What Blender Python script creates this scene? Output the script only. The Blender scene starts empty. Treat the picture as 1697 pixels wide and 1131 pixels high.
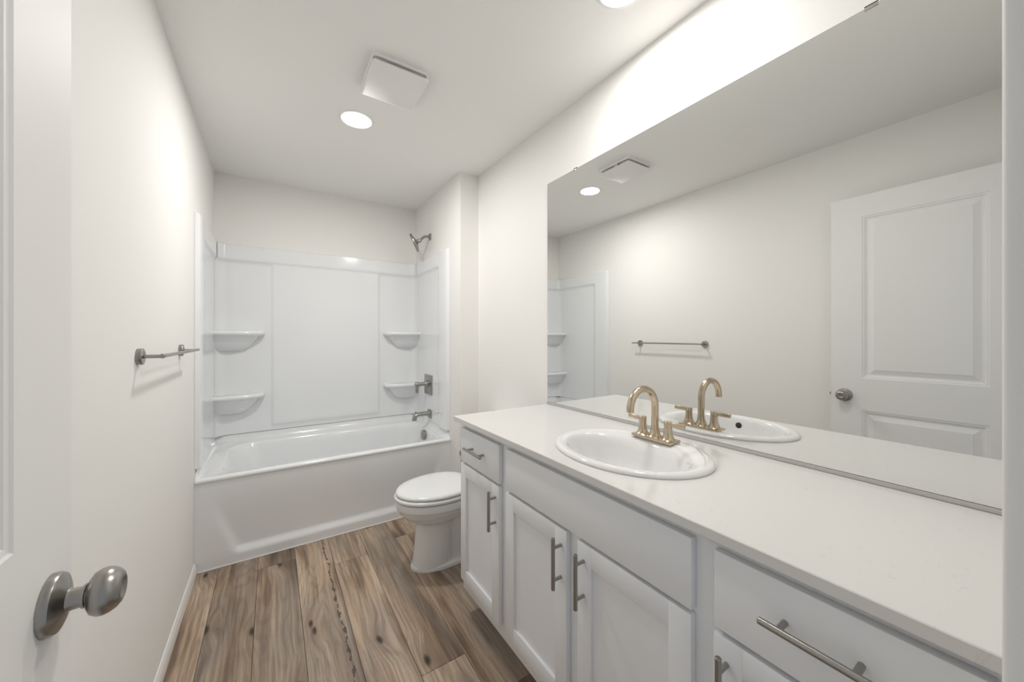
import bpy, bmesh, math, random
from mathutils import Vector, Matrix
random.seed(7)
S = bpy.context.scene
C = S.collection
PI = math.pi

# ------------------------------------------------------------------ camera
F_PX, W_PX, H_PX = 603.4, 1697, 1131
YAW = 0.5822
CAM_Z = 1.277
cam = bpy.data.cameras.new('camera')
cam.sensor_width = 36.0
cam.sensor_fit = 'HORIZONTAL'
cam.lens = F_PX / W_PX * 36.0
cam.shift_y = -8.2 / W_PX
cam.clip_start = 0.01
cam_o = bpy.data.objects.new('camera', cam)
cam_o.location = (0, 0, CAM_Z)
cam_o.rotation_euler = (PI / 2, 0, -YAW)
C.objects.link(cam_o)
S.camera = cam_o

# ------------------------------------------------------------------ world, exposure
world = bpy.data.worlds.new('world')
S.world = world
world.use_nodes = True
wb = world.node_tree.nodes['Background']
wb.inputs[0].default_value = (0.93, 0.96, 1.0, 1)
wb.inputs[1].default_value = 0.38
S.view_settings.view_transform = 'Standard'
S.view_settings.look = 'None'
S.view_settings.gamma = 1.0
S.view_settings.use_curve_mapping = False
S.view_settings.exposure = 0.16
CAN_WATTS, CAN_SPREAD = (10.4, 6.3), 178.0

# ------------------------------------------------------------------ room numbers (metres)
XL, XR, XA = -0.349, 1.2752, 1.129        # left wall, mirror wall, wall at the tub's plumbing end
YB, YF, YN = 3.360, 2.389, 0.011          # back wall, face of the plumbing stub, doorway wall
ZC = 2.457
CT = 0.9037                               # counter top

# ------------------------------------------------------------------ materials
def mat(name, col, rough=0.5, metal=0.0, coat=0.0, spec=0.5):
    m = bpy.data.materials.new(name)
    m.use_nodes = True
    b = m.node_tree.nodes['Principled BSDF']
    b.inputs['Base Color'].default_value = (*col, 1)
    b.inputs['Roughness'].default_value = rough
    b.inputs['Metallic'].default_value = metal
    b.inputs['Coat Weight'].default_value = coat
    b.inputs['Coat Roughness'].default_value = 0.08
    b.inputs['Specular IOR Level'].default_value = spec
    return m

def nodes(m):
    return m.node_tree.nodes, m.node_tree.links, m.node_tree.nodes['Principled BSDF']

def add_bump(m, scale, strength, dist=0.001, stretch=None, detail=3):
    N, L, b = nodes(m)
    tc = N.new('ShaderNodeTexCoord')
    mp = N.new('ShaderNodeMapping')
    if stretch: mp.inputs['Scale'].default_value = stretch
    nz = N.new('ShaderNodeTexNoise')
    nz.inputs['Scale'].default_value = scale
    nz.inputs['Detail'].default_value = detail
    bp = N.new('ShaderNodeBump')
    bp.inputs['Strength'].default_value = strength
    bp.inputs['Distance'].default_value = dist
    L.new(tc.outputs['Object'], mp.inputs['Vector'])
    L.new(mp.outputs['Vector'], nz.inputs['Vector'])
    L.new(nz.outputs['Fac'], bp.inputs['Height'])
    L.new(bp.outputs['Normal'], b.inputs['Normal'])
    return nz

M = {}
M['wall'] = mat('wall_paint', (0.935, 0.926, 0.902), 0.75, spec=0.3)
add_bump(M['wall'], 220, 0.18, 0.001)
M['ceil'] = mat('ceiling_paint', (0.945, 0.940, 0.922), 0.9, spec=0.2)
add_bump(M['ceil'], 180, 0.15, 0.001)
M['trim'] = mat('trim_paint', (0.88, 0.875, 0.86), 0.4)
M['door'] = mat('door_paint', (0.90, 0.892, 0.878), 0.55)
add_bump(M['door'], 60, 0.04, 0.0006, (6, 6, 0.8))
M['acrylic'] = mat('white_acrylic', (0.90, 0.917, 0.93), 0.14, coat=0.4)
M['porcelain'] = mat('white_porcelain', (0.86, 0.86, 0.86), 0.08, coat=0.6)
M['seatplastic'] = mat('white_seat_plastic', (0.86, 0.865, 0.865), 0.2)
M['cabinet'] = mat('cabinet_paint', (0.89, 0.91, 0.94), 0.42)
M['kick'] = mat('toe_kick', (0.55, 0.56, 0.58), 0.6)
M['nickel'] = mat('brushed_nickel', (0.37, 0.36, 0.34), 0.29, 1.0)
add_bump(M['nickel'], 300, 0.05, 0.0004, (1, 1, 12))
M['chrome'] = mat('polished_chrome', (0.70, 0.70, 0.70), 0.08, 1.0)
M['gold'] = mat('champagne_bronze', (0.60, 0.505, 0.375), 0.24, 1.0)
M['mirror'] = mat('mirror_silver', (0.86, 0.868, 0.86), 0.0, 1.0)
M['glassedge'] = mat('polished_glass_edge', (0.62, 0.66, 0.64), 0.1)
M['channel'] = mat('mirror_channel_metal', (0.60, 0.59, 0.575), 0.45, 0.35)
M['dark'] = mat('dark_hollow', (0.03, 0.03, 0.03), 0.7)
M['plastic'] = mat('white_fan_plastic', (0.92, 0.91, 0.90), 0.75, spec=0.2)
M['caulk'] = mat('white_caulk', (0.88, 0.88, 0.87), 0.5)
M['fanshade'] = mat('fan_inside_plastic', (0.80, 0.79, 0.78), 0.7)

def emission(name, col, st):
    m = bpy.data.materials.new(name); m.use_nodes = True
    N, L = m.node_tree.nodes, m.node_tree.links
    N.remove(N['Principled BSDF'])
    e = N.new('ShaderNodeEmission')
    e.inputs[0].default_value = (*col, 1); e.inputs[1].default_value = st
    L.new(e.outputs[0], N['Material Output'].inputs[0])
    return m
M['lamp'] = emission('lit_lens', (1.0, 0.97, 0.93), 4.0)

def quartz():
    m = mat('white_quartz', (0.74, 0.728, 0.712), 0.16, coat=0.2)
    N, L, b = nodes(m)
    tc = N.new('ShaderNodeTexCoord')
    mp = N.new('ShaderNodeMapping'); mp.inputs['Scale'].default_value = (1.0, 2.4, 1)
    mp.inputs['Rotation'].default_value = (0, 0, 0.7)
    nz = N.new('ShaderNodeTexNoise'); nz.inputs['Scale'].default_value = 34; nz.inputs['Detail'].default_value = 6
    nz.inputs['Distortion'].default_value = 1.2
    rp = N.new('ShaderNodeValToRGB')
    rp.color_ramp.elements[0].position = 0.26; rp.color_ramp.elements[0].color = (0.70, 0.69, 0.675, 1)
    rp.color_ramp.elements[1].position = 0.36; rp.color_ramp.elements[1].color = (0.76, 0.75, 0.735, 1)
    L.new(tc.outputs['Object'], mp.inputs[0]); L.new(mp.outputs[0], nz.inputs['Vector'])
    L.new(nz.outputs['Fac'], rp.inputs[0]); L.new(rp.outputs[0], b.inputs['Base Color'])
    return m
M['quartz'] = quartz()

def wood():
    m = mat('wood_plank', (0.4, 0.3, 0.2), 0.42, spec=0.4)
    N, L, b = nodes(m)
    uv = N.new('ShaderNodeUVMap'); uv.uv_map = 'plank'
    tone = N.new('ShaderNodeUVMap'); tone.uv_map = 'tone'
    def vmath(op, a, bb):
        n = N.new('ShaderNodeVectorMath'); n.operation = op
        for i, q in enumerate((a, bb)):
            if isinstance(q, tuple): n.inputs[i].default_value = q
            else: L.new(q, n.inputs[i])
        return n.outputs[0]
    def math_(op, a, bb=0.0, clamp=False):
        n = N.new('ShaderNodeMath'); n.operation = op; n.use_clamp = clamp
        for i, q in enumerate((a, bb)):
            if isinstance(q, (int, float)): n.inputs[i].default_value = q
            else: L.new(q, n.inputs[i])
        return n.outputs[0]
    def noise(vec, detail=3, rough=0.5, dist=0.0):
        n = N.new('ShaderNodeTexNoise'); n.inputs['Scale'].default_value = 1
        n.inputs['Detail'].default_value = detail; n.inputs['Roughness'].default_value = rough
        n.inputs['Distortion'].default_value = dist
        L.new(vec, n.inputs['Vector'])
        return n
    def ramp(fac, stops):
        r = N.new('ShaderNodeValToRGB'); e = r.color_ramp.elements
        while len(e) < len(stops): e.new(0.5)
        for el, (p, c) in zip(e, stops): el.position = p; el.color = (*c, 1)
        L.new(fac, r.inputs[0]); return r.outputs[0]
    def mix(fac, a, bb, mode='MIX'):
        n = N.new('ShaderNodeMix'); n.data_type = 'RGBA'; n.blend_type = mode
        for i, q in ((0, fac), (6, a), (7, bb)):
            if isinstance(q, (int, float)): n.inputs[i].default_value = q
            elif isinstance(q, tuple): n.inputs[i].default_value = (*q, 1)
            else: L.new(q, n.inputs[i])
        return n.outputs[2]
    P = uv.outputs[0]
    wn = noise(vmath('MULTIPLY', P, (5.0, 1.5, 1)), 2)
    warp = vmath('MULTIPLY', vmath('SUBTRACT', wn.outputs['Color'], (0.5, 0.5, 0.5)), (0.042, 0.05, 0))
    # knots pull the grain aside
    vor = N.new('ShaderNodeTexVoronoi'); vor.voronoi_dimensions = '2D'; vor.inputs['Scale'].default_value = 1
    L.new(vmath('ADD', vmath('MULTIPLY', P, (5.2, 2.1, 1)), vmath('MULTIPLY', warp, (8, 8, 0))), vor.inputs['Vector'])
    kd = vor.outputs['Distance']
    sep = N.new('ShaderNodeSeparateColor'); L.new(vor.outputs['Color'], sep.inputs[0])
    has = math_('GREATER_THAN', sep.outputs[0], 0.56)
    knot_near = math_('MULTIPLY', has, math_('SUBTRACT', 1.0, math_('MULTIPLY', kd, 3.2), True), True)
    Pw = vmath('ADD', P, warp)
    kv = N.new('ShaderNodeCombineXYZ'); L.new(math_('MULTIPLY', knot_near, 0.035), kv.inputs[0])
    Pk = vmath('ADD', Pw, kv.outputs[0])
    big = noise(vmath('MULTIPLY', Pk, (9.0, 0.9, 1)), 3, 0.55).outputs['Fac']
    col = ramp(big, [(0.30, (0.085, 0.060, 0.044)), (0.41, (0.19, 0.135, 0.096)), (0.48, (0.33, 0.245, 0.175)), (0.60, (0.40, 0.315, 0.24)), (0.70, (0.19, 0.14, 0.105)), (0.78, (0.33, 0.25, 0.185))])
    grey = noise(vmath('MULTIPLY', Pw, (5.0, 1.4, 1)), 2).outputs['Fac']
    greyf = N.new('ShaderNodeMapRange'); greyf.inputs[1].default_value = 0.46; greyf.inputs[2].default_value = 0.66; greyf.inputs[4].default_value = 0.75
    L.new(grey, greyf.inputs[0])
    col = mix(greyf.outputs[0], col, (0.265, 0.225, 0.19))
    # contour grain lines
    con = noise(vmath('MULTIPLY', Pk, (7.0, 0.75, 1)), 1.5).outputs['Fac']
    lines = math_('POWER', math_('ABSOLUTE', math_('SINE', math_('MULTIPLY', con, 75.0))), 6.0)
    col = mix(math_('MULTIPLY', lines, 0.26), col, (0.13, 0.09, 0.062))
    st = noise(vmath('MULTIPLY', Pk, (75.0, 2.2, 1)), 5, 0.6).outputs['Fac']
    col = mix(1.0, col, ramp(st, [(0.28, (0.58, 0.56, 0.54)), (0.72, (1.28, 1.28, 1.28))]), 'MULTIPLY')
    fine = noise(vmath('MULTIPLY', P, (420.0, 9.0, 1)), 3).outputs['Fac']
    col = mix(1.0, col, ramp(fine, [(0.25, (0.84, 0.84, 0.84)), (0.75, (1.12, 1.12, 1.12))]), 'MULTIPLY')
    # saw marks across the board
    saw = noise(vmath('MULTIPLY', P, (6.0, 190.0, 1)), 2).outputs['Fac']
    col = mix(1.0, col, ramp(saw, [(0.3, (0.95, 0.95, 0.95)), (0.7, (1.04, 1.04, 1.04))]), 'MULTIPLY')
    # knots
    kcore = math_('MULTIPLY', has, math_('SUBTRACT', 1.0, math_('MULTIPLY', kd, 14.0), True), True)
    khalo = math_('MULTIPLY', knot_near, math_('MULTIPLY', knot_near, 0.55))
    col = mix(khalo, col, (0.13, 0.088, 0.06))
    col = mix(math_('MULTIPLY', kcore, 1.5, True), col, (0.035, 0.024, 0.018))
    # dark mineral cracks following the board edge
    cn = noise(vmath('MULTIPLY', P, (0.0, 7.0, 1)), 4, 0.6).outputs['Fac']
    cw = noise(vmath('MULTIPLY', P, (9.0, 26.0, 1)), 4).outputs['Fac']
    sx = N.new('ShaderNodeSeparateXYZ'); L.new(tone.outputs[0], sx.inputs[0])
    local = sx.outputs[0]                       # 0..1 across the board plus the board's own tone in y
    centre = math_('ADD', 0.83, math_('MULTIPLY', math_('SUBTRACT', cn, 0.5), 0.32))
    dd = math_('ABSOLUTE', math_('SUBTRACT', local, centre))
    wid = math_('MULTIPLY', math_('SUBTRACT', cw, 0.40, True), 0.17)
    crack = math_('LESS_THAN', dd, wid)
    flag = math_('GREATER_THAN', sx.outputs[1], 5.0)
    col = mix(math_('MULTIPLY', math_('MULTIPLY', crack, flag), 0.85), col, (0.045, 0.032, 0.025))
    tonev = math_('SUBTRACT', sx.outputs[1], math_('MULTIPLY', flag, 10.0))
    tcol = N.new('ShaderNodeCombineXYZ')
    for i in range(3): L.new(tonev, tcol.inputs[i])
    col = mix(1.0, col, tcol.outputs[0], 'MULTIPLY')
    L.new(col, b.inputs['Base Color'])
    bp = N.new('ShaderNodeBump'); bp.inputs['Strength'].default_value = 0.15; bp.inputs['Distance'].default_value = 0.001
    L.new(st, bp.inputs['Height']); L.new(bp.outputs[0], b.inputs['Normal'])
    return m
M['wood'] = wood()

# ------------------------------------------------------------------ object helpers
def link(name, bm, m, parent=None, smooth=True, angle=35):
    bmesh.ops.recalc_face_normals(bm, faces=bm.faces[:])
    me = bpy.data.meshes.new(name)
    bm.to_mesh(me); bm.free()
    for mm in (m if isinstance(m, (list, tuple)) else [m]): me.materials.append(mm)
    if smooth:
        me.polygons.foreach_set('use_smooth', [True] * len(me.polygons))
        me.set_sharp_from_angle(angle=math.radians(angle))
    o = bpy.data.objects.new(name, me)
    C.objects.link(o)
    if parent:
        o.parent = parent
        o.matrix_parent_inverse = Matrix.Translation(-parent.location)
    return o

def thing(name, label, cat, loc=(0, 0, 0), group=None):
    o = bpy.data.objects.new(name, None)
    o.empty_display_size = 0.05
    C.objects.link(o)
    o.location = loc
    o['label'] = label; o['category'] = cat
    if group: o['group'] = group
    return o

def struct(name, bm, m, label=None, cat=None, **k):
    o = link(name, bm, m, **k)
    o['kind'] = 'structure'
    if label: o['label'] = label
    if cat: o['category'] = cat
    return o

def BM(): return bmesh.new()

def box(bm, x0, x1, y0, y1, z0, z1, bev=0.0, seg=2, mi=0):
    vs = [bm.verts.new((x, y, z)) for x in (x0, x1) for y in (y0, y1) for z in (z0, z1)]
    idx = [(0, 1, 3, 2), (4, 6, 7, 5), (0, 4, 5, 1), (2, 3, 7, 6), (0, 2, 6, 4), (1, 5, 7, 3)]
    fs = [bm.faces.new([vs[i] for i in q]) for q in idx]
    for f in fs: f.material_index = mi
    if bev > 0:
        es = list({e for f in fs for e in f.edges})
        bmesh.ops.bevel(bm, geom=es, offset=bev, segments=seg, affect='EDGES', profile=0.5)
    return bm

def loft(bm, rings, cap0=True, cap1=True, mi=0):
    R = [[bm.verts.new(p) for p in r] for r in rings]
    n = len(R[0])
    for a, b in zip(R, R[1:]):
        for i in range(n):
            j = (i + 1) % n
            f = bm.faces.new((a[i], a[j], b[j], b[i])); f.material_index = mi
    if cap0: bm.faces.new(R[0][::-1]).material_index = mi
    if cap1: bm.faces.new(R[-1]).material_index = mi
    return R

def frame_of(d):
    d = d.normalized()
    u = d.cross(Vector((0, 0, 1)))
    if u.length < 1e-4: u = Vector((0, 1, 0))
    u.normalize(); v = d.cross(u).normalized()
    return u, v

def tube(bm, pts, r, n=20, cap=True, mi=0):
    pts = [Vector(p) for p in pts]
    rs = r if isinstance(r, (list, tuple)) else [r] * len(pts)
    rings = []
    u = None
    for i, p in enumerate(pts):
        a = pts[max(i - 1, 0)]; b = pts[min(i + 1, len(pts) - 1)]
        d = (b - a).normalized()
        if u is None: u, v = frame_of(d)
        else:
            u = (u - d * u.dot(d)).normalized(); v = d.cross(u)
        rings.append([p + (u * math.cos(t) + v * math.sin(t)) * rs[i] for t in [2 * PI * k / n for k in range(n)]])
    loft(bm, rings, cap, cap, mi)

def lathe(bm, base, axis, prof, n=32, mi=0, cap=True):
    """prof = [(radius, distance along axis)]"""
    base = Vector(base); axis = Vector(axis).normalized()
    u, v = frame_of(axis)
    rings = [[base + axis * h + (u * math.cos(t) + v * math.sin(t)) * r for t in [2 * PI * k / n for k in range(n)]] for r, h in prof]
    loft(bm, rings, cap, cap, mi)

def rrect(x0, x1, y0, y1, r, n=8, m=8):
    """rounded rectangle, counter-clockwise, 4*(n+m) points"""
    P = []
    cs = [((x1 - r, y0 + r), -PI / 2), ((x1 - r, y1 - r), 0), ((x0 + r, y1 - r), PI / 2), ((x0 + r, y0 + r), PI)]
    for k, ((cx, cy), a0) in enumerate(cs):
        arc = [(cx + r * math.cos(a0 + PI / 2 * i / n), cy + r * math.sin(a0 + PI / 2 * i / n)) for i in range(n + 1)]
        P += arc
        (nx, ny), na = cs[(k + 1) % 4]
        q = (nx + r * math.cos(na), ny + r * math.sin(na))
        for i in range(1, m): P.append((arc[-1][0] + (q[0] - arc[-1][0]) * i / m, arc[-1][1] + (q[1] - arc[-1][1]) * i / m))
    return P

def simple_box(name, dims, m, parent=None, bev=0.0, **k):
    return link(name, box(BM(), *dims, bev), m, parent, **k)

# ------------------------------------------------------------------ the room
T = 0.11
struct('wall_left', box(BM(), XL - T, XL, -T, YB + T, 0, ZC), M['wall'], 'warm white painted wall behind the open door and towel bar', 'wall')
struct('wall_back', box(BM(), XL, XR, YB, YB + T, 0, ZC), M['wall'], 'white painted wall behind the tub', 'wall')
struct('wall_right', box(BM(), XR, XR + T, -T, YB + T, 0, ZC), M['wall'], 'white painted wall behind the mirror and toilet', 'wall')
struct('wall_alcove', box(BM(), XA, XR, YF, YB, 0, ZC, 0.0), M['wall'], 'white stub wall holding the shower head', 'wall')
bm = BM()
OX0, OX1, OZ = -0.262, 0.480, 2.085
box(bm, OX1 + 0.019, XR, YN - 0.125, YN, 0, ZC)
box(bm, XL, OX0 - 0.019, YN - 0.125, YN, 0, ZC)
box(bm, OX0 - 0.019, OX1 + 0.019, YN - 0.125, YN, OZ + 0.019, ZC)
struct('wall_near', bm, M['wall'], 'white wall around the open doorway', 'wall')
struct('ceiling', box(BM(), XL - T, XR + T, -T - 0.02, YB + T, ZC, ZC + 0.1), M['ceil'], 'flat white painted ceiling', 'ceiling')
# door lining and casing
bm = BM()
box(bm, OX1, OX1 + 0.019, YN - 0.125, YN + 0.001, 0, OZ + 0.019, 0.002)
box(bm, OX0 - 0.019, OX0, YN - 0.125, YN + 0.001, 0, OZ + 0.019, 0.002)
box(bm, OX0, OX1, YN - 0.125, YN + 0.001, OZ, OZ + 0.019, 0.002)
box(bm, OX1, OX1 + 0.057, YN, YN + 0.0165, 0, OZ + 0.057, 0.004, 3)
box(bm, OX0 - 0.057, OX0, YN, YN + 0.0165, 0, OZ + 0.057, 0.004, 3)
box(bm, OX0, OX1, YN, YN + 0.0165, OZ, OZ + 0.057, 0.004, 3)
struct('trim_1', bm, M['trim'], 'white door casing at the right edge of the view', 'trim')

def baseboard(name, p, axis, length, nrm, label):
    prof = [(0, 0), (0.011, 0), (0.011, 0.040), (0.009, 0.045), (0.008, 0.050), (0.005, 0.054), (0.004, 0.058), (0, 0.060)]
    p = Vector(p); axis = Vector(axis); nrm = Vector(nrm)
    bm = BM()
    loft(bm, [[p + axis * t + nrm * a + Vector((0, 0, b)) for a, b in prof] for t in (0, length)])
    struct(name, bm, M['trim'], label, 'baseboard')
baseboard('baseboard_left', (XL, 0.03, 0), (0, 1, 0), 2.553 - 0.03, (1, 0, 0), 'slim white baseboard along the left wall')
baseboard('baseboard_right', (XR, 1.545, 0), (0, 1, 0), YF - 1.545, (-1, 0, 0), 'white baseboard behind the toilet')
baseboard('baseboard_alcove', (XA, YF, 0), (1, 0, 0), XR - XA - 0.011, (0, -1, 0), 'short white baseboard on the stub wall')

# floor of planks running away from the door
bm = BM()
box(bm, XL - T, XR + T, -0.135, YB + T, -0.06, -0.0025, mi=1)
uvl = bm.loops.layers.uv.new('plank'); uvt = bm.loops.layers.uv.new('tone')
PW = 0.1778
ends = {-1: 1.33, 0: 1.40, 1: 2.423, 2: 1.352, 3: 2.244, 4: 1.327, 5: 2.33, 6: 1.7, 7: 1.1, 8: 2.0}
tones = {-1: 1.0, 0: 0.86, 1: 0.98, 2: 1.12, 3: 1.0, 4: 0.98, 5: 0.98, 6: 0.9, 7: 1.0, 8: 1.0}
for k in range(-1, 9):
    xa = -0.244 + PW * (k - 0); xb = xa + PW
    xa0, xb0 = xa, xb
    xa = max(xa, XL - 0.01); xb = min(xb, XR + 0.01)
    if xb - xa < 0.005: continue
    ys = [ends[k] + 1.2192 * i for i in range(-4, 4)]
    ys = [y for y in ys if -0.13 < y < YB]
    ys = [-0.13] + ys + [YB]
    for i, (ya, yb) in enumerate(zip(ys, ys[1:])):
        g = 0.0010
        off = (k * 3.37 + i * 1.91 + 0.4, k * 5.13 + i * 2.77)
        tn = 1.42 * tones[k] * random.uniform(0.93, 1.07) + (10.0 if k == 2 else 0.0)
        quad = [(xa + g, ya + g), (xb - g, ya + g), (xb - g, yb - g), (xa + g, yb - g)]
        top = [bm.verts.new((x, y, 0)) for x, y in quad]
        bot = [bm.verts.new((x, y, -0.003)) for x, y in quad]
        fs = [bm.faces.new(top)] + [bm.faces.new((top[q], top[(q + 1) % 4], bot[(q + 1) % 4], bot[q])) for q in range(4)]
        for f in fs:
            for lp in f.loops:
                x, y, _ = lp.vert.co
                lp[uvl].uv = (x + off[0], y + off[1])
                lp[uvt].uv = ((x - xa0) / PW, tn)
struct('floor', bm, [M['wood'], mat('plank_gap', (0.05, 0.037, 0.028), 0.8)], 'brown wood plank floor', 'floor', smooth=False)

# ------------------------------------------------------------------ the open door
DX1, DX0 = -0.235, -0.270
DY0, DY1, DZ0, DZ1 = 0.055, 0.765, 0.012, 2.070
def door_mesh():
    bm = BM()
    panels = [(0.191, 0.629, 1.040, 1.950), (0.191, 0.629, 0.205, 0.859)]
    prof = [(0.0, 0.0), (0.003, -0.0025), (0.010, -0.003), (0.014, -0.0075), (0.022, -0.009), (0.026, -0.0085), (0.046, -0.003), (0.048, -0.0012), (0.052, -0.001)]
    for X, sg in ((DX1, 1), (DX0, -1)):
        V = lambda y, z, d=0.0: bm.verts.new((X + sg * d, y, z))
        ys = [DY0, 0.191, 0.629, DY1]; zs = [DZ0, 0.205, 0.859, 1.040, 1.950, DZ1]
        G = {(i, j): V(ys[i], zs[j]) for i in range(4) for j in range(6)}
        for i in range(3):
            for j in range(5):
                if i == 1 and j in (1, 3): continue
                bm.faces.new((G[i, j], G[i + 1, j], G[i + 1, j + 1], G[i, j + 1]))
        for (y0, y1, z0, z1), j in ((panels[0], 3), (panels[1], 1)):
            prev = [G[1, j], G[2, j], G[2, j + 1], G[1, j + 1]]
            for ins, d in prof[1:]:
                cur = [V(y0 + ins, z0 + ins, d), V(y1 - ins, z0 + ins, d), V(y1 - ins, z1 - ins, d), V(y0 + ins, z1 - ins, d)]
                for q in range(4):
                    bm.faces.new((prev[q], prev[(q + 1) % 4], cur[(q + 1) % 4], cur[q]))
                prev = cur
            bm.faces.new(prev)
    for (a, b) in (((DY0, DZ0), (DY1, DZ0)), ((DY1, DZ0), (DY1, DZ1)), ((DY1, DZ1), (DY0, DZ1)), ((DY0, DZ1), (DY0, DZ0))):
        bm.faces.new([bm.verts.new((x, *p)) for x, p in ((DX0, a), (DX1, a), (DX1, b), (DX0, b))])
    bmesh.ops.remove_doubles(bm, verts=bm.verts[:], dist=1e-5)
    return bm
door = struct('door_1', door_mesh(), M['door'], 'white two panel door swung open against the left wall', 'door', smooth=False)
KY, KZ = 0.704, 0.9375
def knob(sign, X, parent):
    bm = BM()
    ax = (sign, 0, 0)
    lathe(bm, (X, KY, KZ), ax, [(0.0365, 0.0), (0.0365, 0.006), (0.0345, 0.0095), (0.030, 0.0115), (0.020, 0.0145), (0.0135, 0.017), (0.0125, 0.021)], 40)
    r = link('knob_rose', bm, M['nickel'], parent)
    bm = BM()
    lathe(bm, (X, KY, KZ), ax, [(0.0145, 0.016), (0.0128, 0.020), (0.0122, 0.0295), (0.0145, 0.0300), (0.0145, 0.0325), (0.0118, 0.0330), (0.0118, 0.036)], 32)
    link('knob_neck', bm, M['nickel'], parent)
    bm = BM()
    prof = [(0.0130, 0.0345), (0.0195, 0.0355), (0.0252, 0.039), (0.0282, 0.0445), (0.0288, 0.0495), (0.0272, 0.0555), (0.0238, 0.061), (0.0190, 0.0650), (0.0150, 0.0665), (0.0130, 0.0662), (0.0105, 0.0645), (0.005, 0.0635)]
    lathe(bm, (X, KY, KZ), ax, prof, 48)
    link('door_knob', bm, M['nickel'], parent, angle=60)
knob(1, DX1, door)
bm = BM()
lathe(bm, (DX0, KY, KZ), (-1, 0, 0), [(0.033, 0), (0.033, 0.006), (0.024, 0.010), (0.012, 0.014), (0.012, 0.030), (0.020, 0.034), (0.026, 0.044), (0.024, 0.055), (0.012, 0.060)], 32)
link('door_knob', bm, M['nickel'], door)
bm = BM(); box(bm, -0.2645, -0.2405, DY1 - 0.0005, DY1 + 0.0012, KZ - 0.028, KZ + 0.028, 0.0005)
box(bm, -0.259, -0.246, DY1, DY1 + 0.009, KZ - 0.008, KZ + 0.008, 0.002)
link('latch_plate', bm, M['nickel'], door)
for z in (0.25, 1.05, 1.86):
    bm = BM(); tube(bm, [(DX1 + 0.004, DY0 - 0.006, z - 0.044), (DX1 + 0.004, DY0 - 0.006, z + 0.044)], 0.006, 14)
    box(bm, DX0 + 0.004, DX1, DY0 - 0.0015, DY0 + 0.0005, z - 0.044, z + 0.044)
    link('hinge', bm, M['nickel'], door)

# ------------------------------------------------------------------ bathtub
TY0, TY1, TX0, TX1 = 2.555, YB - 0.002, XL + 0.0005, XA - 0.0005
ZR, ZU = 0.500, 0.555
tub = thing('bathtub', 'white acrylic alcove bathtub with recessed apron panel below the shower surround', 'bathtub', ((TX0 + TX1) / 2, (TY0 + TY1) / 2, 0))
def up(x, y):
    """how much the outer flange rises: nothing along the front, full at the back and ends"""
    t = min(1, max(0, (y - TY0 - 0.005) / 0.05))
    return (ZU - ZR) * t * t * (3 - 2 * t)
bm = BM()
rings = []
def ring(ins, r, z, follow, yf=0.0):
    P = rrect(TX0 + ins, TX1 - ins, TY0 + (ins if yf is None else yf), TY1 - ins, r, 8, 24)
    return [(x, y, z + (up(x, y) * follow)) for x, y in P]
rings.append(ring(0.0, 0.006, 0.478, 1.0, 0.004))
rings.append(ring(0.0, 0.006, 0.484, 1.0, 0.0))
rings.append(ring(0.0, 0.006, 0.493, 1.0, 0.0))
rings.append(ring(0.002, 0.008, 0.4985, 1.0, 0.003))
rings.append(ring(0.005, 0.010, ZR, 1.0, 0.008))
rings.append(ring(0.010, 0.012, ZR, 0.55, 0.018))
rings.append(ring(0.020, 0.02, ZR, 0.18, 0.028))
rings.append(ring(0.036, 0.03, ZR - 0.001, 0.0, 0.042))
def ring2(x0, x1, y0, y1, r, z): return [(x, y, z) for x, y in rrect(x0, x1, y0, y1, r, 8, 24)]
rings.append(ring2(-0.262, 1.088, 2.622, 3.285, 0.15, ZR - 0.001))
rings.append(ring2(-0.252, 1.082, 2.630, 3.278, 0.15, ZR - 0.006))
rings.append(ring2(-0.244, 1.077, 2.637, 3.271, 0.15, ZR - 0.018))
rings.append(ring2(-0.225, 1.070, 2.645, 3.262, 0.16, 0.44))
rings.append(ring2(-0.17, 1.045, 2.665, 3.245, 0.17, 0.28))
rings.append(ring2(-0.115, 1.010, 2.685, 3.228, 0.17, 0.17))
rings.append(ring2(-0.08, 0.985, 2.705, 3.21, 0.16, 0.135))
rings.append(ring2(-0.02, 0.93, 2.76, 3.155, 0.12, 0.122))
rings.append(ring2(0.25, 0.70, 2.90, 3.02, 0.05, 0.118))
loft(bm, rings, False, True)
link('basin', bm, M['acrylic'], tub, angle=60)
# apron with a panel that sinks towards a sloping sill
bm = BM()
NX, NZ = 110, 70
def sm(t): t = min(1, max(0, t)); return t * t * (3 - 2 * t)
AY = TY0 + 0.006
def apron_y(x, z):
    lean = min(1, max(0, (0.46 - z) / 0.37))
    sill = sm((z - 0.050) / 0.045)
    xl = -0.165 - (z - 0.07) * 0.36
    xr = 0.945 + (z - 0.07) * 0.36
    side = sm((x - xl + 0.03) / 0.055) * sm((xr + 0.03 - x) / 0.055)
    return AY + 0.019 * sm(lean) * sill * side
G = [[bm.verts.new((TX0 + (TX1 - TX0) * i / NX, apron_y(TX0 + (TX1 - TX0) * i / NX, 0.487 * j / NZ), 0.487 * j / NZ)) for j in range(NZ + 1)] for i in range(NX + 1)]
for i in range(NX):
    for j in range(NZ):
        bm.faces.new((G[i][j], G[i + 1][j], G[i + 1][j + 1], G[i][j + 1]))
for i, x in ((0, TX0), (NX, TX1)):
    b0 = bm.verts.new((x, AY + 0.05, 0)); b1 = bm.verts.new((x, AY + 0.05, 0.487))
    bm.faces.new([G[i][j] for j in range(NZ + 1)] + [b1, b0])
link('apron', bm, M['acrylic'], tub, angle=60)
simple_box('caulk_line', (XL + 0.011, XA - 0.002, AY - 0.004, AY + 0.002, 0, 0.006), M['caulk'], tub, 0.0015)
bm = BM()
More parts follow.
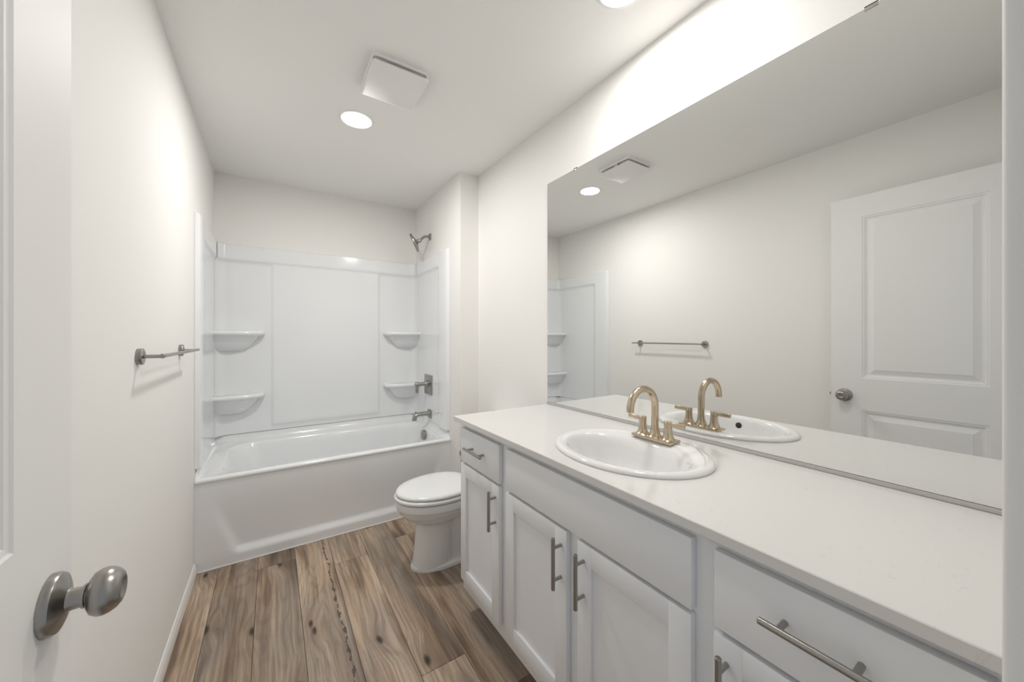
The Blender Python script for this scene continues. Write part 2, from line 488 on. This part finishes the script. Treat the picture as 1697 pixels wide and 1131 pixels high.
lathe(bm, (1.070, 2.957, 0.448), (-1, 0, 0.10), [(0.030, -0.006), (0.030, 0.006), (0.041, 0.007), (0.041, 0.019), (0.038, 0.0225), (0.022, 0.0255), (0.004, 0.026)], 40)
o = link('overflow_cover', bm, M['nickel'], tub); o['label'] = 'round metal overflow cover'
bm = BM()
lathe(bm, (0.86, 2.957, 0.120), (0, 0, 1), [(0.035, -0.002), (0.035, 0.004), (0.028, 0.006), (0.024, 0.003), (0.003, 0.003)], 32)
o = link('drain', bm, M['chrome'], tub); o['label'] = 'chrome drain'

# ------------------------------------------------------------------ tub surround
sur = thing('tub_surround', 'glossy white three wall tub surround with corner shelves', 'tub surround', (0.39, YB, ZU))
SZ0, SZ1, SB = ZU + 0.003, 1.945, 1.835
SY0 = 2.560
def side_panel(X, sg):
    """X = wall plane, sg = +1 when the panel faces +x"""
    bm = BM()
    y0, y1 = SY0, YB - 0.004
    ys = [(y0, 0.003), (y0 + 0.016, 0.003), (y0 + 0.021, 0.008), (y0 + 0.030, 0.020), (y0 + 0.05, 0.024), (2.735, 0.024), (2.748, 0.0225), (2.762, 0.015), (2.775, 0.0105), (2.80, 0.009), (y1, 0.009)]
    zs = [SZ0, SZ1 - 0.20, SB - 0.035, SB - 0.018, SB - 0.006, SB, SB + 0.006, SB + 0.02, SZ1 - 0.012, SZ1 - 0.004, SZ1]
    def d(y, base, z):
        k = sm((z - (SB - 0.018)) / 0.024)
        dd = max(base, 0.0235 * k + base * (1 - k)) if y > 2.62 else base
        if z > SZ1 - 0.003: dd = min(dd, 0.016)
        return dd
    fine = []
    for (a, da), (b, db) in zip(ys, ys[1:]):
        n = 8 if b - a > 0.3 else 2
        fine += [(a + (b - a) * i / n, da + (db - da) * i / n) for i in range(n)]
    fine.append(ys[-1])
    G = [[bm.verts.new((X + sg * d(y, b, z), y, z)) for z in zs] for y, b in fine]
    for i in range(len(fine) - 1):
        for j in range(len(zs) - 1):
            bm.faces.new((G[i][j], G[i + 1][j], G[i + 1][j + 1], G[i][j + 1]))
    # back edges on the wall
    W = [[bm.verts.new((X + sg * 0.0006, y, z)) for z in (SZ0, SZ1)] for y, b in fine]
    for i in range(len(fine) - 1):
        bm.faces.new((G[i][-1], G[i + 1][-1], W[i + 1][1], W[i][1]))
        bm.faces.new((G[i + 1][0], G[i][0], W[i][0], W[i + 1][0]))
    bm.faces.new([G[0][j] for j in range(len(zs))] + [W[0][1], W[0][0]])
    return bm
link('side_panel', side_panel(XL, 1), M['acrylic'], sur, angle=50)
link('side_panel', side_panel(XA, -1), M['acrylic'], sur, angle=50)
# back panel: corner coves at both ends, a raised centre field, a proud band on top
bm = BM()
YW = YB - 0.001
xs0, xs1, R_ = XL + 0.0093, XA - 0.0093, 0.065
path = []                                   # (x, offset from wall, wall normal blend)
for i in range(9):
    a = PI / 2 * i / 8
    path.append((xs0 + R_ - R_ * math.cos(a), YW - 0.012 - R_ + R_ * math.sin(a), math.cos(a), 0.0))
for x in [xs0 + R_ + 0.05, -0.05, -0.012, -0.004, 0.004, 0.02, 0.2, 0.4, 0.6, 0.772, 0.786, 0.794, 0.802, 0.85, xs1 - R_ - 0.05]:
    path.append((x, YW - 0.012, 0.0, 1.0 if -0.003 < x < 0.793 else 0.0))
for i in range(9):
    a = PI / 2 - PI / 2 * i / 8
    path.append((xs1 - R_ + R_ * math.cos(a), YW - 0.012 - R_ + R_ * math.sin(a), -math.cos(a), 0.0))
zs = [SZ0, 0.588, 0.596, 0.604, 0.62, 1.2, SB - 0.06, SB - 0.035, SB - 0.018, SB - 0.006, SB, SB + 0.006, SB + 0.02, SZ1 - 0.012, SZ1 - 0.004, SZ1]
def bp(x, y, nx, ctr, z):
    k = sm((z - (SB - 0.018)) / 0.024)
    c_ = ctr * 0.009 * sm((z - 0.588) / 0.014)
    off = max(c_, 0.016 * k) - (0.008 if z > SZ1 - 0.003 else 0)
    ny = -math.sqrt(max(0, 1 - nx * nx))
    return (x + nx * off, y + ny * off, z)
G = [[bm.verts.new(bp(*p, z)) for z in zs] for p in path]
for i in range(len(path) - 1):
    for j in range(len(zs) - 1):
        bm.faces.new((G[i][j], G[i + 1][j], G[i + 1][j + 1], G[i][j + 1]))
T_ = [bm.verts.new((min(max(p[0], xs0), xs1), YW, SZ1)) for p in path]
for i in range(len(path) - 1):
    bm.faces.new((G[i][-1], G[i + 1][-1], T_[i + 1], T_[i]))
link('back_panel', bm, M['acrylic'], sur, angle=50)
def shelf(xc, sg, z):
    """corner shelf: rounded lip on top, tapering bracket under it; sg=+1 opens towards +x"""
    bm = BM()
    def outline(L, D, zz, k):
        P = []
        n = 22
        for i in range(n + 1):
            t = i / n
            a = t * PI / 2
            # from the end wall corner along the front edge to the tip on the back wall
            x = L * math.sin(a) ** 0.8 if t > 0 else 0
            y = -D * (1 - 0.0 * t) * (math.cos(a) ** 0.55 if t < 1 else 0)
            P.append((xc + sg * x, YW - 0.010 + y, zz))
        P.append((xc, YW - 0.010, zz))
        return P
    R = [outline(0.270, 0.110, z - 0.002, 1), outline(0.281, 0.121, z, 1), outline(0.290, 0.130, z - 0.003, 1), outline(0.296, 0.136, z - 0.010, 1), outline(0.298, 0.138, z - 0.018, 1), outline(0.295, 0.135, z - 0.027, 1), outline(0.286, 0.126, z - 0.034, 1), outline(0.272, 0.114, z - 0.038, 1),
         outline(0.258, 0.103, z - 0.046, 1), outline(0.235, 0.085, z - 0.075, 1), outline(0.205, 0.062, z - 0.115, 1), outline(0.17, 0.03, z - 0.142, 1), outline(0.12, 0.012, z - 0.148, 1)]
    loft(bm, R, True, True)
    return bm
for z in (1.315, 0.855):
    link('shelf', shelf(XL + 0.006, 1, z), M['acrylic'], sur, angle=60)
    link('shelf', shelf(XA - 0.006, -1, z), M['acrylic'], sur, angle=60)

# ------------------------------------------------------------------ shower fittings
PY = 2.968
sh = thing('wall_shower', 'brushed nickel shower head on a bent arm high on the stub wall', 'shower', (XA, 2.985, 2.125))
bm = BM(); lathe(bm, (XA, 2.985, 2.125), (-1, 0, 0), [(0.030, 0), (0.030, 0.004), (0.026, 0.009), (0.012, 0.012)], 32)
link('flange', bm, M['nickel'], sh)
bm = BM()
arm = [(XA - 0.005, 2.985, 2.125), (XA - 0.03, 2.985, 2.125), (XA - 0.045, 2.985, 2.122), (XA - 0.058, 2.985, 2.115), (XA - 0.07, 2.985, 2.104), (XA - 0.092, 2.985, 2.080)]
tube(bm, arm, 0.0105, 20)
link('arm', bm, M['nickel'], sh)
bm = BM()
hb = Vector((XA - 0.084, 2.985, 2.084)); ax = Vector((-0.85, 0.36, -0.42)).normalized()
lathe(bm, hb, ax, [(0.013, 0.0), (0.017, 0.004), (0.017, 0.016), (0.013, 0.018), (0.014, 0.024), (0.019, 0.028), (0.019, 0.034)], 28)
link('ball_joint', bm, M['nickel'], sh)
bm = BM()
lathe(bm, hb, ax, [(0.020, 0.032), (0.050, 0.042), (0.066, 0.046), (0.078, 0.049), (0.080, 0.052), (0.080, 0.064), (0.078, 0.067), (0.060, 0.067)], 48)
link('shower_head', bm, M['nickel'], sh)

WX = XA - 0.0098
vl = thing('shower_valve', 'square nickel shower valve plate with a lever handle above the tub spout', 'shower valve', (WX, PY + 0.03, 0.862))
bm = BM(); box(bm, WX - 0.009, WX, PY + 0.03 - 0.083, PY + 0.03 + 0.083, 0.779, 0.945, 0.003)
link('plate', bm, M['nickel'], vl)
bm = BM(); lathe(bm, (WX - 0.008, PY + 0.03, 0.870), (-1, 0, 0), [(0.028, 0), (0.027, 0.012), (0.019, 0.020), (0.0165, 0.032), (0.0165, 0.078), (0.019, 0.080), (0.019, 0.106), (0.0175, 0.109)], 32)
link('hub', bm, M['nickel'], vl)
bm = BM(); box(bm, WX - 0.115, WX - 0.091, PY + 0.022, PY + 0.038, 0.798, 0.872, 0.004)
link('lever', bm, M['nickel'], vl)

sp = thing('tub_spout', 'nickel tub spout with a diverter knob just above the tub rim', 'tub spout', (WX, PY, 0.617))
bm = BM(); box(bm, WX - 0.010, WX, PY - 0.036, PY + 0.036, 0.582, 0.652, 0.003)
lathe(bm, (WX - 0.009, PY, 0.617), (-1, 0, 0), [(0.027, 0), (0.024, 0.007), (0.020, 0.010)], 28)
link('wall_plate', bm, M['nickel'], sp)
bm = BM()
pts = [(WX - 0.008, PY, 0.620), (WX - 0.055, PY, 0.622), (WX - 0.095, PY, 0.622), (WX - 0.112, PY, 0.619), (WX - 0.124, PY, 0.612), (WX - 0.131, PY, 0.602), (WX - 0.134, PY, 0.588), (WX - 0.134, PY, 0.575)]
tube(bm, pts, [0.021, 0.018, 0.0175, 0.018, 0.019, 0.0195, 0.019, 0.0185], 28)
link('spout', bm, M['nickel'], sp)
bm = BM(); lathe(bm, (WX - 0.122, PY, 0.622), (-0.1, 0, 1), [(0.006, 0), (0.0055, 0.015), (0.0085, 0.017), (0.0085, 0.023), (0.006, 0.025)], 20)
link('diverter_knob', bm, M['nickel'], sp)

# ------------------------------------------------------------------ toilet
TYC = 1.968
to = thing('toilet', 'white elongated toilet with closed lid between the tub and the vanity', 'toilet', (0.85, TYC, 0))
def egg(xf, xb, hw, z, n=56, split=0.56, pw=1.0):
    xc = xf + (xb - xf) * split
    P = []
    for i in range(n):
        a = 2 * PI * i / n
        ca, sa = math.cos(a), math.sin(a)
        rx = (xb - xc) if ca > 0 else (xc - xf)
        e = 0.86 if ca > 0 else 1.0
        P.append((xc + rx * math.copysign(abs(ca) ** e, ca), TYC + hw * math.copysign(abs(sa) ** e, sa), z))
    return P
bm = BM()
loft(bm, [egg(0.640, 0.865, 0.092, 0.018), egg(0.646, 0.865, 0.090, 0.04), egg(0.655, 0.868, 0.086, 0.12), egg(0.662, 0.87, 0.084, 0.20), egg(0.664, 0.88, 0.086, 0.235),
          egg(0.660, 0.90, 0.092, 0.252), egg(0.644, 0.93, 0.106, 0.262), egg(0.618, 0.95, 0.128, 0.276), egg(0.592, 0.965, 0.148, 0.297), egg(0.573, 0.975, 0.163, 0.320), egg(0.563, 0.985, 0.171, 0.340),
          egg(0.5605, 0.987, 0.1735, 0.3445), egg(0.5570, 0.989, 0.177, 0.3465), egg(0.5555, 0.99, 0.1785, 0.352), egg(0.5545, 0.99, 0.1795, 0.378), egg(0.557, 0.99, 0.177, 0.386), egg(0.566, 0.985, 0.168, 0.389)])
link('bowl', bm, M['porcelain'], to, angle=50)
bm = BM()
loft(bm, [egg(0.634, 1.12, 0.100, 0.0, split=0.35), egg(0.634, 1.12, 0.100, 0.014, split=0.35), egg(0.639, 1.115, 0.096, 0.022, split=0.35), egg(0.66, 1.10, 0.08, 0.026, split=0.35)])
link('foot', bm, M['porcelain'], to, angle=50)
bm = BM()
loft(bm, [egg(0.78, 1.11, 0.072, 0.02), egg(0.78, 1.11, 0.070, 0.12), egg(0.78, 1.13, 0.080, 0.24), egg(0.78, 1.18, 0.10, 0.33), egg(0.80, 1.24, 0.13, 0.385)])
link('trapway', bm, M['porcelain'], to, angle=50)
bm = BM()
loft(bm, [egg(0.556, 0.975, 0.176, 0.3925), egg(0.548, 0.98, 0.183, 0.395), egg(0.546, 0.98, 0.185, 0.402), egg(0.548, 0.98, 0.183, 0.410), egg(0.556, 0.975, 0.176, 0.413)])
link('seat', bm, M['seatplastic'], to, angle=60)
bm = BM()
loft(bm, [egg(0.562, 0.982, 0.171, 0.4165), egg(0.556, 0.985, 0.177, 0.4185), egg(0.5545, 0.985, 0.1785, 0.424), egg(0.5575, 0.985, 0.1755, 0.431), egg(0.567, 0.98, 0.167, 0.4355), egg(0.60, 0.965, 0.138, 0.4395), egg(0.67, 0.92, 0.08, 0.442)])
link('lid', bm, M['seatplastic'], to, angle=60)
bm = BM()
for s_ in (-1, 1): tube(bm, [(1.0, TYC + s_ * 0.055, 0.412), (1.0, TYC + s_ * 0.095, 0.412)], 0.015, 18)
box(bm, 0.972, 1.02, TYC - 0.11, TYC + 0.11, 0.386, 0.408, 0.006)
link('hinge', bm, M['seatplastic'], to)
bm = BM()
loft(bm, [[(x, y, z) for x, y in rrect(a, 1.262, TYC - w, TYC + w, 0.035, 6, 3)] for z, a, w in ((0.387, 1.10, 0.165), (0.40, 1.085, 0.178), (0.45, 1.078, 0.185), (0.70, 1.068, 0.192), (0.715, 1.066, 0.193))])
link('tank', bm, M['porcelain'], to)
bm = BM()
loft(bm, [[(x, y, z) for x, y in rrect(1.062 + i, 1.266, TYC - 0.198 + i, TYC + 0.198 - i, 0.03, 6, 3)] for z, i in ((0.716, 0.004), (0.722, 0.0), (0.738, 0.0), (0.745, 0.006), (0.748, 0.02))])
link('tank_lid', bm, M['porcelain'], to)
bm = BM()
lathe(bm, (1.070, TYC + 0.13, 0.655), (-1, 0, 0), [(0.015, 0), (0.015, 0.006), (0.008, 0.010), (0.008, 0.018)], 20)
tube(bm, [(1.055, TYC + 0.13, 0.655), (1.050, TYC + 0.10, 0.652), (1.048, TYC + 0.06, 0.648)], [0.006, 0.0065, 0.008], 14)
o = link('flush_lever', bm, M['chrome'], to); o['label'] = 'chrome flush lever'

# ------------------------------------------------------------------ vanity
FX, DF = 0.743, 0.724                      # face frame plane, door face plane
VY0, VY1, VZ0, VZ1 = YN + 0.003, 1.540, 0.112, CT - 0.022
van = thing('vanity_cabinet', 'pale grey shaker vanity cabinet with bar pulls under the white counter', 'vanity cabinet', ((FX + XR) / 2, (VY0 + VY1) / 2, 0))
bm = BM()
box(bm, FX, FX + 0.019, VY0, VY1, VZ0, VZ1, 0.001)                          # face frame
box(bm, FX + 0.019, XR - 0.003, VY1 - 0.016, VY1, VZ0, VZ1)                # far side
box(bm, FX + 0.075, XR - 0.003, VY1 - 0.016, VY1, 0.0, VZ0)
box(bm, FX + 0.019, XR - 0.003, VY0, VY0 + 0.016, 0.0, VZ1)                 # near side
box(bm, FX + 0.019, XR - 0.003, VY0 + 0.016, VY1 - 0.016, VZ0, VZ0 + 0.016)  # bottom
link('carcass', bm, M['cabinet'], van)
# toe notch: the sides stop short of the front below the frame
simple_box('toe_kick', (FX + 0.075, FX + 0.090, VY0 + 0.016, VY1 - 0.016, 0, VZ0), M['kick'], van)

def pull(parent, y, z, axis):
    """bar pull: rod with two posts, 153 mm long"""
    bm = BM()
    xb = DF - 0.031; L = 0.0765; P = 0.048
    d = Vector((0, 1, 0)) if axis == 'y' else Vector((0, 0, 1))
    c = Vector((xb, y, z))
    prof = [(0.0045, -L), (0.006, -L + 0.0015), (0.006, L - 0.0015), (0.0045, L)]
    lathe(bm, c, d, prof, 20)
    for s_ in (-P, P):
        q = c + d * s_
        tube(bm, [q, q + Vector((0.0315, 0, 0))], 0.005, 16)
    return link('pull', bm, M['nickel'], parent)

def shaker(name, y0, y1, z0, z1):
    bm = BM()
    st, rl = 0.052, 0.056
    for ya, yb in ((y0, y0 + st), (y1 - st, y1)): box(bm, DF, FX - 0.0005, ya, yb, z0, z1, 0.0012, 2)
    for za, zb in ((z0, z0 + rl), (z1 - rl, z1)): box(bm, DF + 0.0004, FX - 0.0005, y0 + st - 0.0006, y1 - st + 0.0006, za, zb, 0.0012, 2)
    box(bm, DF + 0.0095, FX - 0.002, y0 + st - 0.003, y1 - st + 0.003, z0 + rl - 0.003, z1 - rl + 0.003)
    return link(name, bm, M['cabinet'], van, angle=40)

def slab(name, y0, y1, z0, z1):
    bm = BM(); box(bm, DF, FX - 0.0005, y0, y1, z0, z1, 0.0018, 2)
    return link(name, bm, M['cabinet'], van)

ZD0, ZD1, ZW0, ZW1 = 0.166, 0.697, 0.708, 0.858
d = slab('drawer_front', 1.192, 1.527, ZW0, ZW1); pull(d, 1.3595, 0.788, 'y')
slab('false_front', 0.425, 1.142, ZW0, ZW1)
d = slab('drawer_front', 0.044, 0.379, ZW0, ZW1); pull(d, 0.2125, 0.792, 'y')
for y0, y1, hy in ((1.193, 1.528, 1.216), (0.809, 1.143, 0.832), (0.426, 0.762, 0.737), (0.044, 0.380, 0.355)):
    d = shaker('cabinet_door', y0, y1, ZD0, ZD1); pull(d, hy, 0.602, 'z')

# counter with an oval opening
SX, SYC, SA, SB_ = 0.970, 0.787, 0.262, 0.212
bm = BM()
cx0, cx1, cy0, cy1, cz0, cz1 = 0.708, XR - 0.001, YN + 0.002, 1.572, CT - 0.022, CT
n = 96
angs = sorted([2 * PI * k / n for k in range(n)] + [math.atan2((y - SYC), (x - SX)) % (2 * PI) for x in (cx0, cx1) for y in (cy0, cy1)])
def hit(a):
    ca, sa = math.cos(a), math.sin(a); t = 1e9
    if ca > 1e-9: t = min(t, (cx1 - SX) / ca)
    if ca < -1e-9: t = min(t, (cx0 - SX) / ca)
    if sa > 1e-9: t = min(t, (cy1 - SYC) / sa)
    if sa < -1e-9: t = min(t, (cy0 - SYC) / sa)
    return SX + ca * t, SYC + sa * t
def oval(a, k):
    ca, sa = math.cos(a), math.sin(a)
    r = 1 / math.sqrt((ca / (SB_ * k)) ** 2 + (sa / (SA * k)) ** 2)
    return SX + ca * r, SYC + sa * r
eb = 0.0016
def ins(p):
    return (min(max(p[0], cx0 + eb), cx1 - eb), min(max(p[1], cy0 + eb), cy1 - eb))
loft(bm, [[(*oval(a, 0.90), cz0) for a in angs], [(*ins(hit(a)), cz0) for a in angs], [(*hit(a), cz0 + eb) for a in angs], [(*hit(a), cz1 - eb) for a in angs], [(*ins(hit(a)), cz1) for a in angs], [(*oval(a, 0.90), cz1) for a in angs], [(*oval(a, 0.90), cz0) for a in angs]], False, False)
bmesh.ops.remove_doubles(bm, verts=bm.verts[:], dist=1e-5)
ct = link('countertop', bm, M['quartz'], None, angle=30)
ct['label'] = 'long white quartz countertop on the vanity cabinet'; ct['category'] = 'countertop'

# ------------------------------------------------------------------ sink
sink = thing('sink', 'oval white drop-in sink set into the white counter', 'sink', (SX, SYC, CT))
bm = BM()
def el(x, a, b, z, n=96, e=1.0):
    return [(x + b * math.cos(2 * PI * i / n), SYC + a * math.sin(2 * PI * i / n), CT + z) for i in range(n)]
loft(bm, [el(0.97, 0.235, 0.188, -0.012), el(0.97, 0.2615, 0.2115, 0.0004), el(0.97, 0.263, 0.213, 0.003), el(0.97, 0.2615, 0.2115, 0.0075), el(0.97, 0.257, 0.207, 0.0115), el(0.969, 0.250, 0.200, 0.0135),
          el(0.965, 0.239, 0.188, 0.0135), el(0.957, 0.226, 0.171, 0.0115), el(0.951, 0.217, 0.157, 0.0075), el(0.948, 0.211, 0.148, 0.001), el(0.946, 0.206, 0.142, -0.010), el(0.945, 0.200, 0.136, -0.030),
          el(0.946, 0.187, 0.126, -0.065), el(0.948, 0.163, 0.110, -0.100), el(0.95, 0.122, 0.086, -0.125), el(0.952, 0.075, 0.055, -0.136), el(0.953, 0.03, 0.028, -0.139)], False, True)
link('bowl', bm, M['porcelain'], sink, angle=60)
bm = BM()
lathe(bm, (0.953, SYC, CT - 0.140), (0, 0, 1), [(0.031, 0), (0.031, 0.003), (0.026, 0.004), (0.022, 0.002)], 32)
o = link('drain', bm, M['chrome'], sink); o['label'] = 'chrome drain ring'
bm = BM()
lathe(bm, (0.806, 0.797, CT - 0.024), (1, 0, 0.12), [(0.0125, -0.004), (0.0125, 0.0035), (0.0115, 0.004)], 28)
o = link('overflow_hole', bm, M['dark'], sink); o['label'] = 'dark round overflow hole'

# ------------------------------------------------------------------ faucet
FZ = CT + 0.0128
FXC, FYC = 1.121, 0.791
fa = thing('faucet', 'champagne gold two handle arched faucet on the sink rim', 'faucet', (FXC, FYC, FZ))
bm = BM(); box(bm, FXC - 0.029, FXC + 0.029, FYC - 0.078, FYC + 0.078, FZ, FZ + 0.009, 0.0015)
link('base_plate', bm, M['gold'], fa)
bm = BM()
rs, AR = 0.0122, 0.066
zc = 1.031
pts, rad = [], []
for zz, r in ((FZ + 0.008, 0.027), (FZ + 0.011, 0.0235), (FZ + 0.016, 0.0195), (FZ + 0.023, 0.0165), (FZ + 0.032, 0.0142), (FZ + 0.044, 0.0128), (FZ + 0.056, rs), (zc - 0.02, rs)):
    pts.append((FXC, FYC, zz)); rad.append(r)
for i in range(25):
    a = PI * 1.03 * i / 24
    pts.append((FXC - AR + AR * math.cos(a), FYC, zc + AR * math.sin(a))); rad.append(rs)
tube(bm, pts, rad, 36)
link('spout', bm, M['gold'], fa, angle=60)
for s_ in (1, -1):
    y = FYC + s_ * 0.0508
    bm = BM()
    lathe(bm, (FXC, y, FZ + 0.008), (0, 0, 1), [(0.0265, 0), (0.0235, 0.0025), (0.020, 0.006), (0.0168, 0.012), (0.0148, 0.020), (0.0138, 0.030), (0.0132, 0.044)], 36)
    link('handle_bell', bm, M['gold'], fa, angle=60)
    bm = BM()
    lathe(bm, (FXC, y, FZ + 0.008), (0, 0, 1), [(0.0118, 0.0435), (0.0118, 0.0455), (0.0134, 0.0462), (0.0134, 0.062), (0.0122, 0.0635)], 36)
    ya, yb = sorted((y + s_ * 0.008, y + s_ * 0.060))
    box(bm, FXC - 0.0055, FXC + 0.0055, ya, yb, FZ + 0.056, FZ + 0.0705, 0.0016)
    link('lever', bm, M['gold'], fa, angle=50)

# ------------------------------------------------------------------ wall mirror
MY0, MY1, MZ0, MZ1 = YN + 0.004, 1.571, CT + 0.0095, 2.116
mir = thing('wall_mirror', 'large frameless wall mirror standing on the counter', 'mirror', (XR, (MY0 + MY1) / 2, CT + 0.0005))
bm = BM()
gx0, gx1, bv = XR - 0.0065, XR - 0.0008, 0.0012
box(bm, gx0, gx1, MY0, MY1, MZ0 - 0.006, MZ1)
for f in bm.faces:
    f.normal_update()
    f.material_index = 0 if abs(f.normal.x) > 0.9 else 1
link('glass', bm, [M['mirror'], M['glassedge']], mir, smooth=False)
bm = BM()
box(bm, XR - 0.0110, XR - 0.0094, MY0, MY1 + 0.001, CT + 0.0010, CT + 0.0118, 0.0004)
box(bm, XR - 0.0104, XR - 0.0008, MY0, MY1 + 0.001, CT + 0.0010, CT + 0.0030)
link('bottom_channel', bm, M['channel'], mir)
bm = BM()  # near-black boxes imitate shade behind the channel lip and beneath the channel
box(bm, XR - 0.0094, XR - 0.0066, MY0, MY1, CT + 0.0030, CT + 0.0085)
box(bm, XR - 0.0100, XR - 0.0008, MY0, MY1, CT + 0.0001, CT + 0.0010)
o = link('gap_shade', bm, M['dark'], mir); o['label'] = 'dark strips painted in as shade of the channel gaps'
for y in (1.348, 0.270):
    bm = BM()
    box(bm, XR - 0.0085, XR - 0.0068, y - 0.013, y + 0.013, MZ1 - 0.007, MZ1 + 0.004, 0.0005)
    box(bm, XR - 0.0085, XR - 0.0005, y - 0.013, y + 0.013, MZ1 + 0.0005, MZ1 + 0.004, 0.0005)
    o = link('clip', bm, M['chrome'], mir); o['label'] = 'small chrome clip'

# ------------------------------------------------------------------ towel bar
tb = thing('towel_bar', 'brushed nickel towel bar on the left wall near the tub', 'towel bar', (XL, 1.88, 1.213))
for y in (1.579, 2.189):
    bm = BM(); lathe(bm, (XL, y, 1.213), (1, 0, 0), [(0.0255, 0), (0.0255, 0.012), (0.0245, 0.0138), (0.023, 0.0142), (0.006, 0.0142)], 36)
    link('rose', bm, M['nickel'], tb)
    bm = BM(); tube(bm, [(XL + 0.012, y, 1.213), (XL + 0.058, y, 1.213)], 0.0058, 20)
    link('post', bm, M['nickel'], tb)
bm = BM(); lathe(bm, (XL + 0.058, 1.571, 1.2135), (0, 1, 0), [(0.0068, 0), (0.0075, 0.001), (0.0075, 0.012), (0.0062, 0.0125), (0.0062, 0.668), (0.0056, 0.670)], 24)
link('rod', bm, M['nickel'], tb)

# ------------------------------------------------------------------ paper holder on the far side of the vanity
ph = thing('toilet_paper_holder', 'small nickel paper holder peeking out beside the vanity near the toilet', 'toilet paper holder', (0.775, VY1, 0.693))
bm = BM(); lathe(bm, (0.775, VY1, 0.690), (0, 1, 0), [(0.025, 0), (0.025, 0.012), (0.024, 0.014), (0.006, 0.014)], 32)
link('rose', bm, M['nickel'], ph)
bm = BM(); tube(bm, [(0.775, VY1 + 0.010, 0.690), (0.775, VY1 + 0.055, 0.694), (0.775, VY1 + 0.078, 0.703)], 0.006, 18)
link('post', bm, M['nickel'], ph)
bm = BM(); lathe(bm, (0.765, VY1 + 0.080, 0.705), (1, 0, 0), [(0.012, 0), (0.0135, 0.001), (0.0135, 0.006), (0.006, 0.007), (0.006, 0.145), (0.005, 0.147)], 28)
link('rod', bm, M['nickel'], ph)

# ------------------------------------------------------------------ ceiling: lights and fan
def can(x, y, watts, label):
    t = thing('recessed_light', label, 'ceiling light', (x, y, ZC), 'recessed ceiling lights')
    r = 0.0745
    bm = BM(); lathe(bm, (x, y, ZC), (0, 0, -1), [(r + 0.016, 0), (r + 0.016, 0.001), (r + 0.012, 0.0035), (r + 0.002, 0.0055), (r, 0.0045), (r, 0.0005)], 56)
    link('trim_ring', bm, M['plastic'], t)
    bm = BM(); lathe(bm, (x, y, ZC), (0, 0, -1), [(r - 0.0005, 0.001), (r - 0.0005, 0.0032), (0.03, 0.0038), (0.002, 0.0038)], 56)
    link('lens', bm, M['lamp'], t)
    l = bpy.data.lights.new('downlight', 'AREA')
    l.shape = 'DISK'; l.size = 2 * r - 0.004
    l.energy = watts; l.spread = math.radians(CAN_SPREAD); l.color = (1.0, 0.972, 0.935)
    lo = bpy.data.objects.new('downlight', l); C.objects.link(lo)
    lo.parent = t; lo.matrix_parent_inverse = Matrix.Translation(-t.location)
    lo.location = (x, y, ZC - 0.0045)
can(0.383, 2.120, CAN_WATTS[0], 'lit round recessed ceiling light beside the exhaust fan')
can(0.981, 0.820, CAN_WATTS[1], 'lit round recessed ceiling light above the sink, cut by the top of the picture')

fan = thing('exhaust_fan', 'square white exhaust fan cover on the ceiling', 'exhaust fan', (0.468, 1.698, ZC))
fx0, fx1, fy0, fy1 = 0.348, 0.589, 1.572, 1.826
bm = BM()
loft(bm, [[(x, y, z) for x, y in rrect(fx0 + i, fx1 - i, fy0 + i, fy1 - i, 0.014, 6, 2)] for z, i in ((ZC, 0.0), (ZC - 0.007, 0.0), (ZC - 0.010, 0.0025), (ZC - 0.010, 0.007), (ZC - 0.003, 0.009))])
link('base_frame', bm, M['plastic'], fan, angle=40)
bm = BM()
loft(bm, [[(x, y, z) for x, y in rrect(fx0 + 0.03, fx1 - 0.03, fy0 + 0.03, fy1 - 0.03, 0.01, 6, 2)] for z in (ZC - 0.003, ZC - 0.029)])
for y0, y1 in ((fy0 + 0.10, fy0 + 0.125),):
    box(bm, fx1 - 0.03, fx1 - 0.008, y0, y1, ZC - 0.0275, ZC - 0.004)
link('core', bm, M['fanshade'], fan, angle=40)
bm = BM()
loft(bm, [[(x, y, z) for x, y in rrect(fx0 + i - 0.001, fx1 - i + 0.001, fy0 + i - 0.001, fy1 - i + 0.001, 0.014, 6, 2)] for z, i in ((ZC - 0.0265, 0.006), (ZC - 0.0275, 0.0), (ZC - 0.0345, 0.0), (ZC - 0.037, 0.0025))])
link('cover_panel', bm, M['plastic'], fan, angle=40)
